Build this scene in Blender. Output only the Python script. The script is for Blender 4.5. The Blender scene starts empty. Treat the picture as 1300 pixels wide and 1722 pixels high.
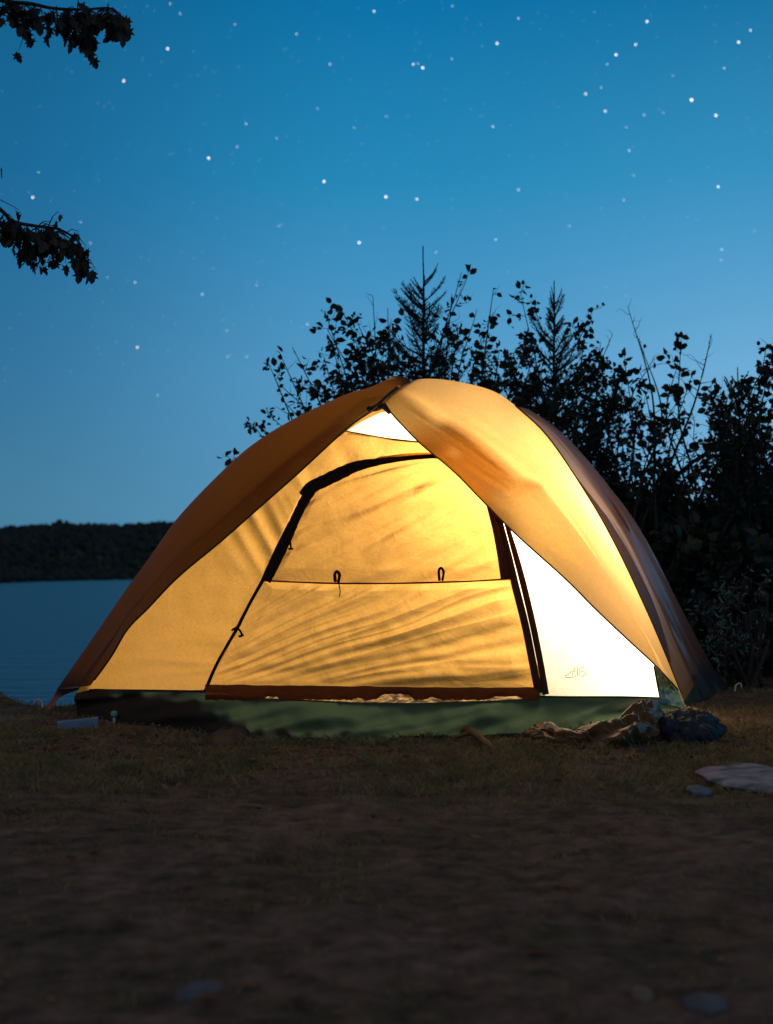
import bpy, bmesh, math, random
import numpy as np
from mathutils import Vector, noise

R = math.radians
random.seed(7)
rng = np.random.default_rng(11)
S = bpy.context.scene
COL = S.collection

# ------------------------------------------------------------------ camera
CAM_H, F, CX, CY = 0.55, 2391.7, 650.0, 861.0
PITCH = math.atan(107 / F)
cd = bpy.data.cameras.new('camera')
cam = bpy.data.objects.new('camera', cd)
COL.objects.link(cam)
cd.sensor_fit = 'VERTICAL'; cd.sensor_height = 36; cd.sensor_width = 36; cd.lens = 50
cd.clip_start = 0.05; cd.clip_end = 9000
cd.dof.use_dof = True; cd.dof.focus_distance = 5.25; cd.dof.aperture_fstop = 3.7
cam.location = (0, 0, CAM_H)
cam.rotation_euler = (math.pi / 2 + PITCH, 0, 0)
S.camera = cam
S.view_settings.view_transform = 'Standard'
S.view_settings.look = 'None'
S.view_settings.exposure = 0
S.view_settings.gamma = 1
S.cycles.use_denoising = True
S.cycles.max_bounces = 10
S.cycles.diffuse_bounces = 5
S.cycles.transmission_bounces = 6
S.cycles.sample_clamp_indirect = 6

# ------------------------------------------------------------------ sky
W = bpy.data.worlds.new('World'); S.world = W; W.use_nodes = True
nt = W.node_tree; nt.nodes.clear()
def lin(c):
    return tuple(((v / 255) / 12.92 if v / 255 <= 0.04045 else ((v / 255 + 0.055) / 1.055) ** 2.4) for v in c) + (1,)
def wn(t, **k):
    n = nt.nodes.new(t)
    for a, b in k.items(): setattr(n, a, b)
    return n
tc = wn('ShaderNodeTexCoord'); sx = wn('ShaderNodeSeparateXYZ')
nt.links.new(tc.outputs['Generated'], sx.inputs[0])
def ramp(stops):
    r = wn('ShaderNodeValToRGB'); e = r.color_ramp.elements
    while len(e) > 1: e.remove(e[-1])
    e[0].position = stops[0][0]; e[0].color = lin(stops[0][1])
    for p, c in stops[1:]:
        q = e.new(p); q.color = lin(c)
    nt.links.new(sx.outputs['Z'], r.inputs[0]); return r
rl = ramp([(0.0, (68, 119, 148)), (0.045, (66, 124, 156)), (0.14, (45, 112, 154)), (0.27, (22, 101, 149)), (0.38, (14, 92, 136)), (0.6, (60, 72, 88)), (1.0, (92, 78, 76))])
rm = ramp([(0.0, (92, 152, 190)), (0.14, (84, 155, 200)), (0.20, (66, 146, 194)), (0.27, (34, 136, 184)), (0.38, (2, 113, 167)), (0.6, (60, 72, 90)), (1.0, (92, 78, 76))])
rr = ramp([(0.0, (120, 175, 212)), (0.14, (108, 172, 214)), (0.20, (84, 158, 205)), (0.27, (50, 143, 190)), (0.38, (14, 112, 162)), (0.6, (60, 74, 92)), (1.0, (92, 78, 76))])
ml = wn('ShaderNodeMapRange'); ml.interpolation_type = 'SMOOTHSTEP'
ml.inputs['From Min'].default_value = -0.30; ml.inputs['From Max'].default_value = 0.02
mr = wn('ShaderNodeMapRange'); mr.interpolation_type = 'SMOOTHSTEP'
mr.inputs['From Min'].default_value = 0.0; mr.inputs['From Max'].default_value = 0.28
nt.links.new(sx.outputs['X'], ml.inputs['Value']); nt.links.new(sx.outputs['X'], mr.inputs['Value'])
m1 = wn('ShaderNodeMixRGB'); m2 = wn('ShaderNodeMixRGB')
nt.links.new(ml.outputs[0], m1.inputs[0]); nt.links.new(rl.outputs[0], m1.inputs[1]); nt.links.new(rm.outputs[0], m1.inputs[2])
nt.links.new(mr.outputs[0], m2.inputs[0]); nt.links.new(m1.outputs[0], m2.inputs[1]); nt.links.new(rr.outputs[0], m2.inputs[2])
sky = wn('ShaderNodeTexSky', sky_type='NISHITA', sun_disc=False)
sky.sun_elevation = R(-3); sky.sun_rotation = R(70)
m3 = wn('ShaderNodeMixRGB', blend_type='ADD'); m3.inputs[0].default_value = 0.05
nt.links.new(m2.outputs[0], m3.inputs[1]); nt.links.new(sky.outputs[0], m3.inputs[2])
bg = wn('ShaderNodeBackground'); bg.inputs['Strength'].default_value = 1.0
out = wn('ShaderNodeOutputWorld')
nt.links.new(m3.outputs[0], bg.inputs[0]); nt.links.new(bg.outputs[0], out.inputs[0])

# added warm fill sun from behind the camera, lifts the dark ground
sd = bpy.data.lights.new('dusk_fill', 'SUN'); so = bpy.data.objects.new('dusk_fill', sd); COL.objects.link(so)
sd.energy = 0.24; sd.angle = R(12); sd.color = (1.0, 0.82, 0.68); so.rotation_euler = (R(48), 0, R(-25))

# ------------------------------------------------------------------ helpers
ct, st = math.cos(PITCH), math.sin(PITCH)
def ray(px, py):
    x = (px - CX) / F; y = -(py - CY) / F
    return x, ct - y * st, st + y * ct
def at(px, py, Y):
    x, y, z = ray(px, py); k = Y / y
    return (x * k, Y, CAM_H + z * k)
def gr(px, py, z=0.0):
    x, y, zz = ray(px, py); k = (z - CAM_H) / zz
    return (x * k, y * k, z)
def pix(p):
    x, y, z = p[0], p[1], p[2] - CAM_H
    d = y * ct + z * st; u = -y * st + z * ct
    return CX + F * x / d, CY - F * u / d

def lerp(a, b, t): return a + (b - a) * t
def interp(x, pts):
    return float(np.interp(x, [p[0] for p in pts], [p[1] for p in pts]))
def sstep(a, b, x):
    t = min(1, max(0, (x - a) / (b - a))); return t * t * (3 - 2 * t)
def cr(P, n):
    """Catmull-Rom resample of control points to n points."""
    P = np.asarray(P, float); k = len(P)
    if k == 2:
        t = np.linspace(0, 1, n)[:, None]; return P[0] * (1 - t) + P[1] * t
    A = np.vstack([2 * P[0] - P[1], P, 2 * P[-1] - P[-2]])
    t = np.linspace(0, k - 1, n); i = np.minimum(t.astype(int), k - 2); f = (t - i)[:, None]
    p0, p1, p2, p3 = A[i], A[i + 1], A[i + 2], A[i + 3]
    return 0.5 * ((2 * p1) + (-p0 + p2) * f + (2 * p0 - 5 * p1 + 4 * p2 - p3) * f ** 2 + (-p0 + 3 * p1 - 3 * p2 + p3) * f ** 3)
def loft(rows, nu, nv):
    """rows of control points -> (nv, nu, 3) grid"""
    a = np.array([cr(r, nu) for r in rows])
    return np.stack([cr(a[:, j], nv) for j in range(nu)], axis=1)
def nz(x, y, z=0.0): return noise.noise(Vector((x, y, z)))

def link(name, verts, faces, mat, parent=None, smooth=True, mids=None):
    me = bpy.data.meshes.new(name); me.from_pydata([tuple(v) for v in verts], [], faces)
    for m in (mat if isinstance(mat, (list, tuple)) else [mat]): me.materials.append(m)
    me.polygons.foreach_set('use_smooth', [smooth] * len(me.polygons))
    if mids is not None: me.polygons.foreach_set('material_index', mids)
    me.update()
    o = bpy.data.objects.new(name, me); COL.objects.link(o)
    if parent:
        o.parent = parent; o.matrix_parent_inverse = parent.matrix_world.inverted()
    return o
def grid(name, G, mat, parent=None):
    nv, nu = G.shape[:2]
    f = [(i * nu + j, i * nu + j + 1, (i + 1) * nu + j + 1, (i + 1) * nu + j) for i in range(nv - 1) for j in range(nu - 1)]
    return link(name, G.reshape(-1, 3), f, mat, parent)
def empty(name, loc):
    o = bpy.data.objects.new(name, None); COL.objects.link(o); o.location = loc
    bpy.context.view_layer.update(); return o
def tag(o, label=None, cat=None, group=None, kind=None):
    if label: o['label'] = label
    if cat: o['category'] = cat
    if group: o['group'] = group
    if kind: o['kind'] = kind
    return o
class MB:
    def __init__(s): s.v = []; s.f = []; s.m = []
    def add(s, v, f, m=0):
        b = len(s.v); s.v.extend(v); s.f.extend([tuple(i + b for i in q) for q in f]); s.m.extend([m] * len(f))
    def tube(s, P, r, n=6, m=0, cap=True):
        P = np.asarray(P, float); k = len(P); r = np.broadcast_to(r, (k,))
        T = np.gradient(P, axis=0); T /= np.linalg.norm(T, axis=1)[:, None] + 1e-9
        up = np.array([0.31, 0.17, 0.93])
        v = []
        for i in range(k):
            a = np.cross(T[i], up); l = np.linalg.norm(a)
            a = a / l if l > 1e-3 else np.array([1., 0, 0])
            b = np.cross(T[i], a)
            for q in range(n):
                w = 2 * math.pi * q / n; v.append(tuple(P[i] + r[i] * (math.cos(w) * a + math.sin(w) * b)))
        f = [(i * n + q, i * n + (q + 1) % n, (i + 1) * n + (q + 1) % n, (i + 1) * n + q) for i in range(k - 1) for q in range(n)]
        if cap: f += [tuple(range(n))[::-1], tuple((k - 1) * n + q for q in range(n))]
        s.add(v, f, m)
    def build(s, name, mat, parent=None, smooth=True): return link(name, s.v, s.f, mat, parent, smooth, s.m)

# ------------------------------------------------------------------ materials
def newmat(name):
    m = bpy.data.materials.new(name); m.use_nodes = True; t = m.node_tree; t.nodes.clear()
    o = t.nodes.new('ShaderNodeOutputMaterial'); return m, t, o
def noisecol(t, c1, c2, scale, detail=4, rough=0.6, lo=0.35, hi=0.65, coord='Object'):
    co = t.nodes.new('ShaderNodeTexCoord'); n = t.nodes.new('ShaderNodeTexNoise')
    n.inputs['Scale'].default_value = scale; n.inputs['Detail'].default_value = detail; n.inputs['Roughness'].default_value = rough
    t.links.new(co.outputs[coord], n.inputs['Vector'])
    r = t.nodes.new('ShaderNodeValToRGB'); r.color_ramp.elements[0].position = lo; r.color_ramp.elements[1].position = hi
    r.color_ramp.elements[0].color = (*c1, 1); r.color_ramp.elements[1].color = (*c2, 1)
    t.links.new(n.outputs['Fac'], r.inputs[0]); return r.outputs[0], n.outputs['Fac'], co
def simple(name, c1, c2, scale=20, rough=0.8, bump=0.3, bscale=60, spec=0.3, bdist=0.01):
    m, t, o = newmat(name); c, f, co = noisecol(t, c1, c2, scale)
    b = t.nodes.new('ShaderNodeBsdfPrincipled'); b.inputs['Roughness'].default_value = rough
    b.inputs['Specular IOR Level'].default_value = spec
    t.links.new(c, b.inputs['Base Color'])
    if bump:
        n = t.nodes.new('ShaderNodeTexNoise'); n.inputs['Scale'].default_value = bscale; n.inputs['Detail'].default_value = 6
        t.links.new(co.outputs['Object'], n.inputs['Vector'])
        bp = t.nodes.new('ShaderNodeBump'); bp.inputs['Strength'].default_value = bump; bp.inputs['Distance'].default_value = bdist
        t.links.new(n.outputs['Fac'], bp.inputs['Height']); t.links.new(bp.outputs[0], b.inputs['Normal'])
    t.links.new(b.outputs[0], o.inputs[0]); return m
def fabric(name, refl, trans, tfac, gloss=0.06, grough=0.45, crease=0.35, cscale=9.0):
    """thin woven nylon: reflects, lets light through, slight sheen, weave and small creases as bump"""
    m, t, o = newmat(name)
    co = t.nodes.new('ShaderNodeTexCoord')
    n1 = t.nodes.new('ShaderNodeTexNoise'); n1.inputs['Scale'].default_value = cscale; n1.inputs['Detail'].default_value = 7; n1.inputs['Roughness'].default_value = 0.62; n1.inputs['Distortion'].default_value = 0.8
    n2 = t.nodes.new('ShaderNodeTexNoise'); n2.inputs['Scale'].default_value = 260; n2.inputs['Detail'].default_value = 2
    t.links.new(co.outputs['Object'], n1.inputs['Vector']); t.links.new(co.outputs['Object'], n2.inputs['Vector'])
    b1 = t.nodes.new('ShaderNodeBump'); b1.inputs['Strength'].default_value = crease; b1.inputs['Distance'].default_value = 0.012
    t.links.new(n1.outputs['Fac'], b1.inputs['Height'])
    b2 = t.nodes.new('ShaderNodeBump'); b2.inputs['Strength'].default_value = 0.15; b2.inputs['Distance'].default_value = 0.002
    t.links.new(n2.outputs['Fac'], b2.inputs['Height']); t.links.new(b1.outputs[0], b2.inputs['Normal'])
    d = t.nodes.new('ShaderNodeBsdfDiffuse'); d.inputs[0].default_value = (*refl, 1)
    tr = t.nodes.new('ShaderNodeBsdfTranslucent')
    mc = t.nodes.new('ShaderNodeMixRGB'); mc.blend_type = 'MULTIPLY'; mc.inputs[0].default_value = 1
    mc.inputs[1].default_value = (*trans, 1)
    rp = t.nodes.new('ShaderNodeValToRGB'); rp.color_ramp.elements[0].position = 0.3; rp.color_ramp.elements[1].position = 0.7
    rp.color_ramp.elements[0].color = (0.86, 0.82, 0.78, 1); rp.color_ramp.elements[1].color = (1, 1, 1, 1)
    n3 = t.nodes.new('ShaderNodeTexNoise'); n3.inputs['Scale'].default_value = 95; n3.inputs['Detail'].default_value = 5
    t.links.new(co.outputs['Object'], n3.inputs['Vector']); t.links.new(n3.outputs['Fac'], rp.inputs[0]); t.links.new(rp.outputs[0], mc.inputs[2])
    t.links.new(mc.outputs[0], tr.inputs[0])
    t.links.new(b2.outputs[0], d.inputs['Normal']); t.links.new(b2.outputs[0], tr.inputs['Normal'])
    mx = t.nodes.new('ShaderNodeMixShader'); mx.inputs[0].default_value = tfac
    t.links.new(d.outputs[0], mx.inputs[1]); t.links.new(tr.outputs[0], mx.inputs[2])
    g = t.nodes.new('ShaderNodeBsdfGlossy'); g.inputs['Roughness'].default_value = grough
    t.links.new(b1.outputs[0], g.inputs['Normal'])
    lw = t.nodes.new('ShaderNodeLayerWeight'); lw.inputs[0].default_value = 0.25
    mm = t.nodes.new('ShaderNodeMath'); mm.operation = 'MULTIPLY'; mm.inputs[1].default_value = gloss * 5
    t.links.new(lw.outputs['Fresnel'], mm.inputs[0])
    mg = t.nodes.new('ShaderNodeMixShader'); t.links.new(mm.outputs[0], mg.inputs[0])
    t.links.new(mx.outputs[0], mg.inputs[1]); t.links.new(g.outputs[0], mg.inputs[2])
    t.links.new(mg.outputs[0], o.inputs[0]); return m

M_canopy = fabric('canopy_nylon', (0.13, 0.075, 0.025), (0.90, 0.50, 0.115), 0.60, gloss=0.01)
M_door = fabric('door_nylon', (0.13, 0.075, 0.025), (0.90, 0.50, 0.12), 0.60, gloss=0.01)
M_window = fabric('window_nylon', (0.12, 0.07, 0.025), (0.80, 0.43, 0.10), 0.58, gloss=0.01)
M_pale = fabric('pale_nylon', (0.30, 0.27, 0.18), (0.98, 0.93, 0.74), 0.85, gloss=0.01, crease=0.1)
M_thresh = fabric('threshold_mesh', (0.4, 0.3, 0.2), (0.80, 0.50, 0.22), 0.7, gloss=0.03, crease=0.8, cscale=30)
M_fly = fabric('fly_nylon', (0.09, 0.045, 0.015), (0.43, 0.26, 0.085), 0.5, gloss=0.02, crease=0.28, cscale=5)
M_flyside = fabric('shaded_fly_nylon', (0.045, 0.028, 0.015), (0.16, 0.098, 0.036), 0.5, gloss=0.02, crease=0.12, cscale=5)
M_brown = fabric('shaded_brown_fly_nylon', (0.018, 0.014, 0.012), (0.10, 0.066, 0.046), 0.30, gloss=0.045, grough=0.30, crease=0.2, cscale=5)  # same fly fabric; the denser brown stands for its unlit side
M_tub = fabric('green_floor_nylon', (0.05, 0.075, 0.045), (0.10, 0.15, 0.085), 0.25, gloss=0.03, crease=0.35, cscale=5)
M_dark = fabric('zip_flap_fabric', (0.028, 0.016, 0.010), (0.10, 0.04, 0.012), 0.25, gloss=0.01)
M_hem = fabric('hem_fabric', (0.07, 0.03, 0.014), (0.30, 0.10, 0.02), 0.3, gloss=0.02, crease=0.8, cscale=22)
M_bind = simple('binding_tape', (0.02, 0.011, 0.007), (0.03, 0.016, 0.010), rough=0.7)
M_pole = simple('pole_metal', (0.06, 0.03, 0.015), (0.09, 0.045, 0.02), rough=0.4)
M_strap = simple('red_strap', (0.32, 0.10, 0.06), (0.22, 0.07, 0.04), rough=0.8)
M_bundle = fabric('bundle_cloth', (0.15, 0.065, 0.02), (0.2, 0.08, 0.02), 0.1, gloss=0.05, grough=0.33, crease=0.9, cscale=16)
M_navy = simple('navy_cloth', (0.008, 0.011, 0.019), (0.016, 0.022, 0.034), scale=14, rough=0.65, bump=0.6, bscale=18, bdist=0.03)

def soil():
    m, t, o = newmat('soil')
    co = t.nodes.new('ShaderNodeTexCoord')
    def N(s, d, r=0.6):
        n = t.nodes.new('ShaderNodeTexNoise'); n.inputs['Scale'].default_value = s; n.inputs['Detail'].default_value = d; n.inputs['Roughness'].default_value = r
        t.links.new(co.outputs['Object'], n.inputs['Vector']); return n
    a = N(2.6, 9, 0.72); b = N(16, 8, 0.7); c = N(0.9, 3)
    r1 = t.nodes.new('ShaderNodeValToRGB'); e = r1.color_ramp.elements
    e[0].position = 0.33; e[0].color = (0.07, 0.038, 0.028, 1); e[1].position = 0.68; e[1].color = (0.30, 0.175, 0.12, 1)
    t.links.new(b.outputs['Fac'], r1.inputs[0])
    r2 = t.nodes.new('ShaderNodeValToRGB'); e = r2.color_ramp.elements
    e[0].position = 0.35; e[0].color = (0.035, 0.027, 0.018, 1); e[1].position = 0.62; e[1].color = (0.15, 0.10, 0.055, 1)
    t.links.new(b.outputs['Fac'], r2.inputs[0])
    mk = t.nodes.new('ShaderNodeValToRGB'); mk.color_ramp.elements[0].position = 0.42; mk.color_ramp.elements[1].position = 0.58
    t.links.new(a.outputs['Fac'], mk.inputs[0])
    mx = t.nodes.new('ShaderNodeMixRGB'); t.links.new(mk.outputs[0], mx.inputs[0]); t.links.new(r1.outputs[0], mx.inputs[1]); t.links.new(r2.outputs[0], mx.inputs[2])
    p = t.nodes.new('ShaderNodeBsdfPrincipled'); p.inputs['Roughness'].default_value = 0.95; p.inputs['Specular IOR Level'].default_value = 0.15
    t.links.new(mx.outputs[0], p.inputs['Base Color'])
    bp = t.nodes.new('ShaderNodeBump'); bp.inputs['Strength'].default_value = 0.9; bp.inputs['Distance'].default_value = 0.03
    t.links.new(b.outputs['Fac'], bp.inputs['Height']); t.links.new(bp.outputs[0], p.inputs['Normal'])
    t.links.new(p.outputs[0], o.inputs[0]); return m
M_soil = soil()
def leafmat(name, c1, c2, trans=0.25, rough=0.5, scale=3.0):
    m, t, o = newmat(name); c, f, co = noisecol(t, c1, c2, scale)
    p = t.nodes.new('ShaderNodeBsdfPrincipled'); p.inputs['Roughness'].default_value = rough; p.inputs['Specular IOR Level'].default_value = 0.35
    t.links.new(c, p.inputs['Base Color'])
    tr = t.nodes.new('ShaderNodeBsdfTranslucent'); t.links.new(c, tr.inputs[0])
    mx = t.nodes.new('ShaderNodeMixShader'); mx.inputs[0].default_value = trans
    t.links.new(p.outputs[0], mx.inputs[1]); t.links.new(tr.outputs[0], mx.inputs[2]); t.links.new(mx.outputs[0], o.inputs[0]); return m
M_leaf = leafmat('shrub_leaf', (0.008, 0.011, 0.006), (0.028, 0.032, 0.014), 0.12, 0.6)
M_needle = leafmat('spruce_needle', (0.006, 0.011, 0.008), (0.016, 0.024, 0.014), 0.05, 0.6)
M_maple = leafmat('maple_leaf', (0.022, 0.013, 0.009), (0.045, 0.022, 0.014), 0.1, 0.6)
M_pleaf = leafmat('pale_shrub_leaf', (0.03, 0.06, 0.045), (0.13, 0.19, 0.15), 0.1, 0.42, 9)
M_grass = leafmat('grass_blade', (0.10, 0.085, 0.03), (0.34, 0.22, 0.08), 0.3, 0.7, 9)
M_dryleaf = leafmat('dry_leaf', (0.10, 0.035, 0.015), (0.40, 0.17, 0.06), 0.2, 0.7, 6)
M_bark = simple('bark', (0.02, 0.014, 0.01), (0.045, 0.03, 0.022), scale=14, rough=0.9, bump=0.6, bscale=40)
M_rock = simple('pale_rock', (0.06, 0.06, 0.07), (0.30, 0.30, 0.34), scale=14, rough=0.85, bump=0.7, bscale=14, bdist=0.03)
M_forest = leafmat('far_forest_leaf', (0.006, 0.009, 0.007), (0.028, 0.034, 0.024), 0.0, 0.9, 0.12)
M_plank = simple('blue_plank', (0.10, 0.14, 0.21), (0.17, 0.22, 0.30), scale=12, rough=0.7, bump=0.4, bscale=30)
M_mint = simple('mint_plastic', (0.10, 0.28, 0.18), (0.14, 0.34, 0.22), rough=0.5)
M_mark = fabric('printed_mark', (0.3, 0.25, 0.15), (0.60, 0.48, 0.28), 0.85, gloss=0.0)
M_steel = simple('peg_metal', (0.4, 0.4, 0.42), (0.5, 0.5, 0.52), rough=0.35)

# ------------------------------------------------------------------ ground, lake, far shore
SHORE = [(-40, 5.5), (-8, 6.5), (-4, 7.0), (-2.2, 6.95), (-1.85, 6.72), (-1.62, 6.32), (-1.40, 6.02), (-1.2, 6.05), (-0.95, 7.0), (-0.5, 9.0), (0.5, 10.5), (1.5, 14), (4, 60), (90, 90)]
LAKE_Z = -0.9
def ground_z(x, y):
    s = interp(x, SHORE) + 0.10 * nz(x * 5.0, 3.3) + 0.04 * nz(x * 19, 1.3)
    k = sstep(s - 0.10, s + 1.3, y)
    h = 0.022 * nz(x * 1.6, y * 1.6, 2) + 0.010 * nz(x * 6, y * 6, 5) + 0.006 * nz(x * 17, y * 17, 9)
    near = 1 - 0.55 * math.exp(-((x / 1.6) ** 2 + ((y - 5.6) / 1.0) ** 2))
    return h * near - 1.5 * k
def axis(a, b, n, dense_c, dense_w):
    t = np.linspace(-1, 1, n); s = np.sinh(t * 4.2) / math.sinh(4.2)
    return np.where(s < 0, dense_c + s * (dense_c - a), dense_c + s * (b - dense_c))
gx = np.unique(np.concatenate([np.linspace(-2.4, 2.6, 230), -2.4 - np.geomspace(0.05, 90, 40), 2.6 + np.geomspace(0.05, 90, 40)]))
gy = np.unique(np.concatenate([np.linspace(1.2, 7.6, 260), 1.2 - np.geomspace(0.05, 30, 20), 7.6 + np.geomspace(0.05, 85, 50)]))
V = [(x, y, ground_z(x, y)) for y in gy for x in gx]
n = len(gx)
tag(link('ground', V, [(j * n + i, j * n + i + 1, (j + 1) * n + i + 1, (j + 1) * n + i) for j in range(len(gy) - 1) for i in range(n - 1)], M_soil), kind='structure')

def water():
    m, t, o = newmat('lake_water')
    co = t.nodes.new('ShaderNodeTexCoord'); mp = t.nodes.new('ShaderNodeMapping'); mp.inputs['Scale'].default_value = (0.5, 1.6, 1)
    n = t.nodes.new('ShaderNodeTexNoise'); n.inputs['Scale'].default_value = 1.6; n.inputs['Detail'].default_value = 5
    t.links.new(co.outputs['Object'], mp.inputs[0]); t.links.new(mp.outputs[0], n.inputs['Vector'])
    bp = t.nodes.new('ShaderNodeBump'); bp.inputs['Strength'].default_value = 0.5; bp.inputs['Distance'].default_value = 0.28
    t.links.new(n.outputs['Fac'], bp.inputs['Height'])
    p = t.nodes.new('ShaderNodeBsdfPrincipled'); p.inputs['Base Color'].default_value = (0.02, 0.085, 0.13, 1)
    p.inputs['Roughness'].default_value = 0.34; p.inputs['IOR'].default_value = 1.33
    t.links.new(bp.outputs[0], p.inputs['Normal']); t.links.new(p.outputs[0], o.inputs[0]); return m
tag(link('lake_water', [(-1500, -60, LAKE_Z), (1500, -60, LAKE_Z), (1500, 2600, LAKE_Z), (-1500, 2600, LAKE_Z)], [(0, 1, 2, 3)], water()), kind='structure')

# far shore: oblique shoreline, a low wooded hill
def shoreY(u):   # u = px / 1300, distance of the far shore line
    return interp(u, [(-1.5, 190), (-0.3, 225), (0, 255), (0.17, 480), (0.4, 620), (1.2, 700), (2.5, 700)])
HP = [(-1500, 905), (-300, 890), (0, 889), (50, 888), (120, 880), (200, 882), (300, 876), (450, 870), (700, 880), (1000, 890), (1400, 900), (2800, 905)]
rows = []
us = np.linspace(-1.5, 2.3, 150)
for k in range(8):
    r = []
    for u in us:
        Y = shoreY(u) * (1 + 0.10 * k); top = interp(u * 1300, HP) + 8
        Yt = shoreY(u) * 1.5; zt = at(0, top, Yt)[2] - LAKE_Z
        z = LAKE_Z - 0.3 + zt * sstep(0, 5, k) * (1 if k < 6 else 0.9 - 0.3 * (k - 6)) + 0.5 * nz(u * 14, k)
        r.append((ray(u * 1300, 900)[0] * Y * 1.02, Y, z))
    rows.append(r)
Hill = np.array(rows)
tag(grid('far_hill', Hill, M_forest), kind='structure')
fb = MB()
for q in range(15000):
    i = int(rng.integers(10, 110)); k = rng.random() * 5.9; k0 = int(k); fi = rng.random()
    a = Hill[k0][i] * (1 - fi) + Hill[k0][i + 1] * fi; b = Hill[k0 + 1][i] * (1 - fi) + Hill[k0 + 1][i + 1] * fi
    p = a + (b - a) * (k - k0); sc = p[1] / 255
    h = (1.1 + 0.9 * rng.random()) * sc ** 0.6; r0 = h * (0.34 + 0.25 * rng.random())
    con = rng.random() < 0.22; h *= 1.12 if con else 1; h *= 1.7 if rng.random() < 0.02 else 1
    vs = []; nn = 7
    prof = [(0.02, 0.5), (0.2, 1.0), (0.5, 0.62), (0.8, 0.25)] if con else [(0.02, 0.6), (0.3, 1.0), (0.65, 0.9), (0.9, 0.45)]
    for zf, rf in prof:
        for w in range(nn):
            rr_ = r0 * rf * (0.75 + 0.5 * rng.random()); an = 2 * math.pi * w / nn
            vs.append((p[0] + rr_ * math.cos(an), p[1] + rr_ * math.sin(an), p[2] + h * (zf + 0.06 * rng.random())))
    vs.append((p[0], p[1], p[2] + h))
    fs = [(l * nn + w, l * nn + (w + 1) % nn, (l + 1) * nn + (w + 1) % nn, (l + 1) * nn + w) for l in range(3) for w in range(nn)]
    fs += [(3 * nn + w, 3 * nn + (w + 1) % nn, 4 * nn) for w in range(nn)]
    fb.add(vs, fs)
tag(fb.build('far_forest', M_forest, smooth=False), 'dark low forest covering the hill across the lake', 'forest', kind='stuff')

# stars: small glowing bodies far beyond everything else
def glow(name, c, s):
    m, t, o = newmat(name); e = t.nodes.new('ShaderNodeEmission'); e.inputs[0].default_value = (*c, 1); e.inputs[1].default_value = s
    t.links.new(e.outputs[0], o.inputs[0]); m.cycles.emission_sampling = 'NONE'; return m
GL = [glow('star_bright', (1, 0.97, 0.9), 3.2), glow('star_mid', (0.85, 0.93, 1), 2.4), glow('star_faint', (0.6, 0.8, 1), 1.4)]
ST = [(282,82,3),(208,136,3),(351,266,3),(545,305,3),(649,331,3),(701,335,2.4),(604,408,3),(55,332,2.6),(711,114,3),(695,108,2.2),(836,73,3),(629,19,2.4),
 (872,31,2),(1088,36,2.8),(1069,75,2.4),(1036,92,3),(1242,71,3),(1262,51,2.2),(1163,168,3.8),(1204,194,3),(985,158,2.4),(1018,187,2.4),(1083,193,1.9),(829,213,2),
 (1208,314,2.6),(1214,420,2),(872,319,2),(1058,253,1.9),(227,475,2),(340,495,2),(231,584,2.4),(555,108,1.9),(10,15,3.2),(414,208,1.9),(399,247,1.6),(834,403,1.9),
 (499,57,1.8),(534,182,1.4),(465,232,1.4),(469,380,1.5),(65,290,1.5),(957,380,1.4),(1049,337,1.5),(1213,438,1.4),(1218,115,1.8),(1066,295,1.4),(303,23,1.6),(381,556,1.5),
 (383,600,1.6),(1132,127,1.4),(1115,190,1.3),(760,99,1.4),(1011,147,1.5),(1021,108,1.6),(650,195,1.3),(596,215,1.3),(415,600,1.4),(265,665,1.5),(136,373,1.5),(320,252,1.2),
 (432,480,1.4),(1053,214,1.3),(733,424,1.6),(517,545,1.6),(152,409,1.5),(181,467,1.3),(703,107,1.4),(286,6,1.6),(761,10,1.3),(395,41,1.3),(345,113,1.2),(1000,20,1.2),(1268,388,1.3),(360,290,1.1)]
for q in range(620):
    ST.append((rng.uniform(0, 1300), rng.uniform(0, 640) ** 1.0, rng.uniform(0.35, 1.1)))
sb = MB(); DS = 5200.0
T_ = (1 + 5 ** .5) / 2
ICO = np.array([(-1, T_, 0), (1, T_, 0), (-1, -T_, 0), (1, -T_, 0), (0, -1, T_), (0, 1, T_), (0, -1, -T_), (0, 1, -T_), (T_, 0, -1), (T_, 0, 1), (-T_, 0, -1), (-T_, 0, 1)], float) / math.sqrt(1 + T_ * T_)
ICF = [(0, 11, 5), (0, 5, 1), (0, 1, 7), (0, 7, 10), (0, 10, 11), (1, 5, 9), (5, 11, 4), (11, 10, 2), (10, 7, 6), (7, 1, 8), (3, 9, 4), (3, 4, 2), (3, 2, 6), (3, 6, 8), (3, 8, 9), (4, 9, 5), (2, 4, 11), (6, 2, 10), (8, 6, 7), (9, 8, 1)]
for x, y, r in ST:
    c = np.array(at(x, y, DS)); rad = r * 0.50 * DS / F
    sb.add([tuple(c + rad * p) for p in ICO], ICF, 0 if r >= 2.2 else 1 if r > 1.25 else 2)
tag(sb.build('stars', GL), 'scattered white stars over the blue evening sky', 'stars', kind='stuff')

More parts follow.
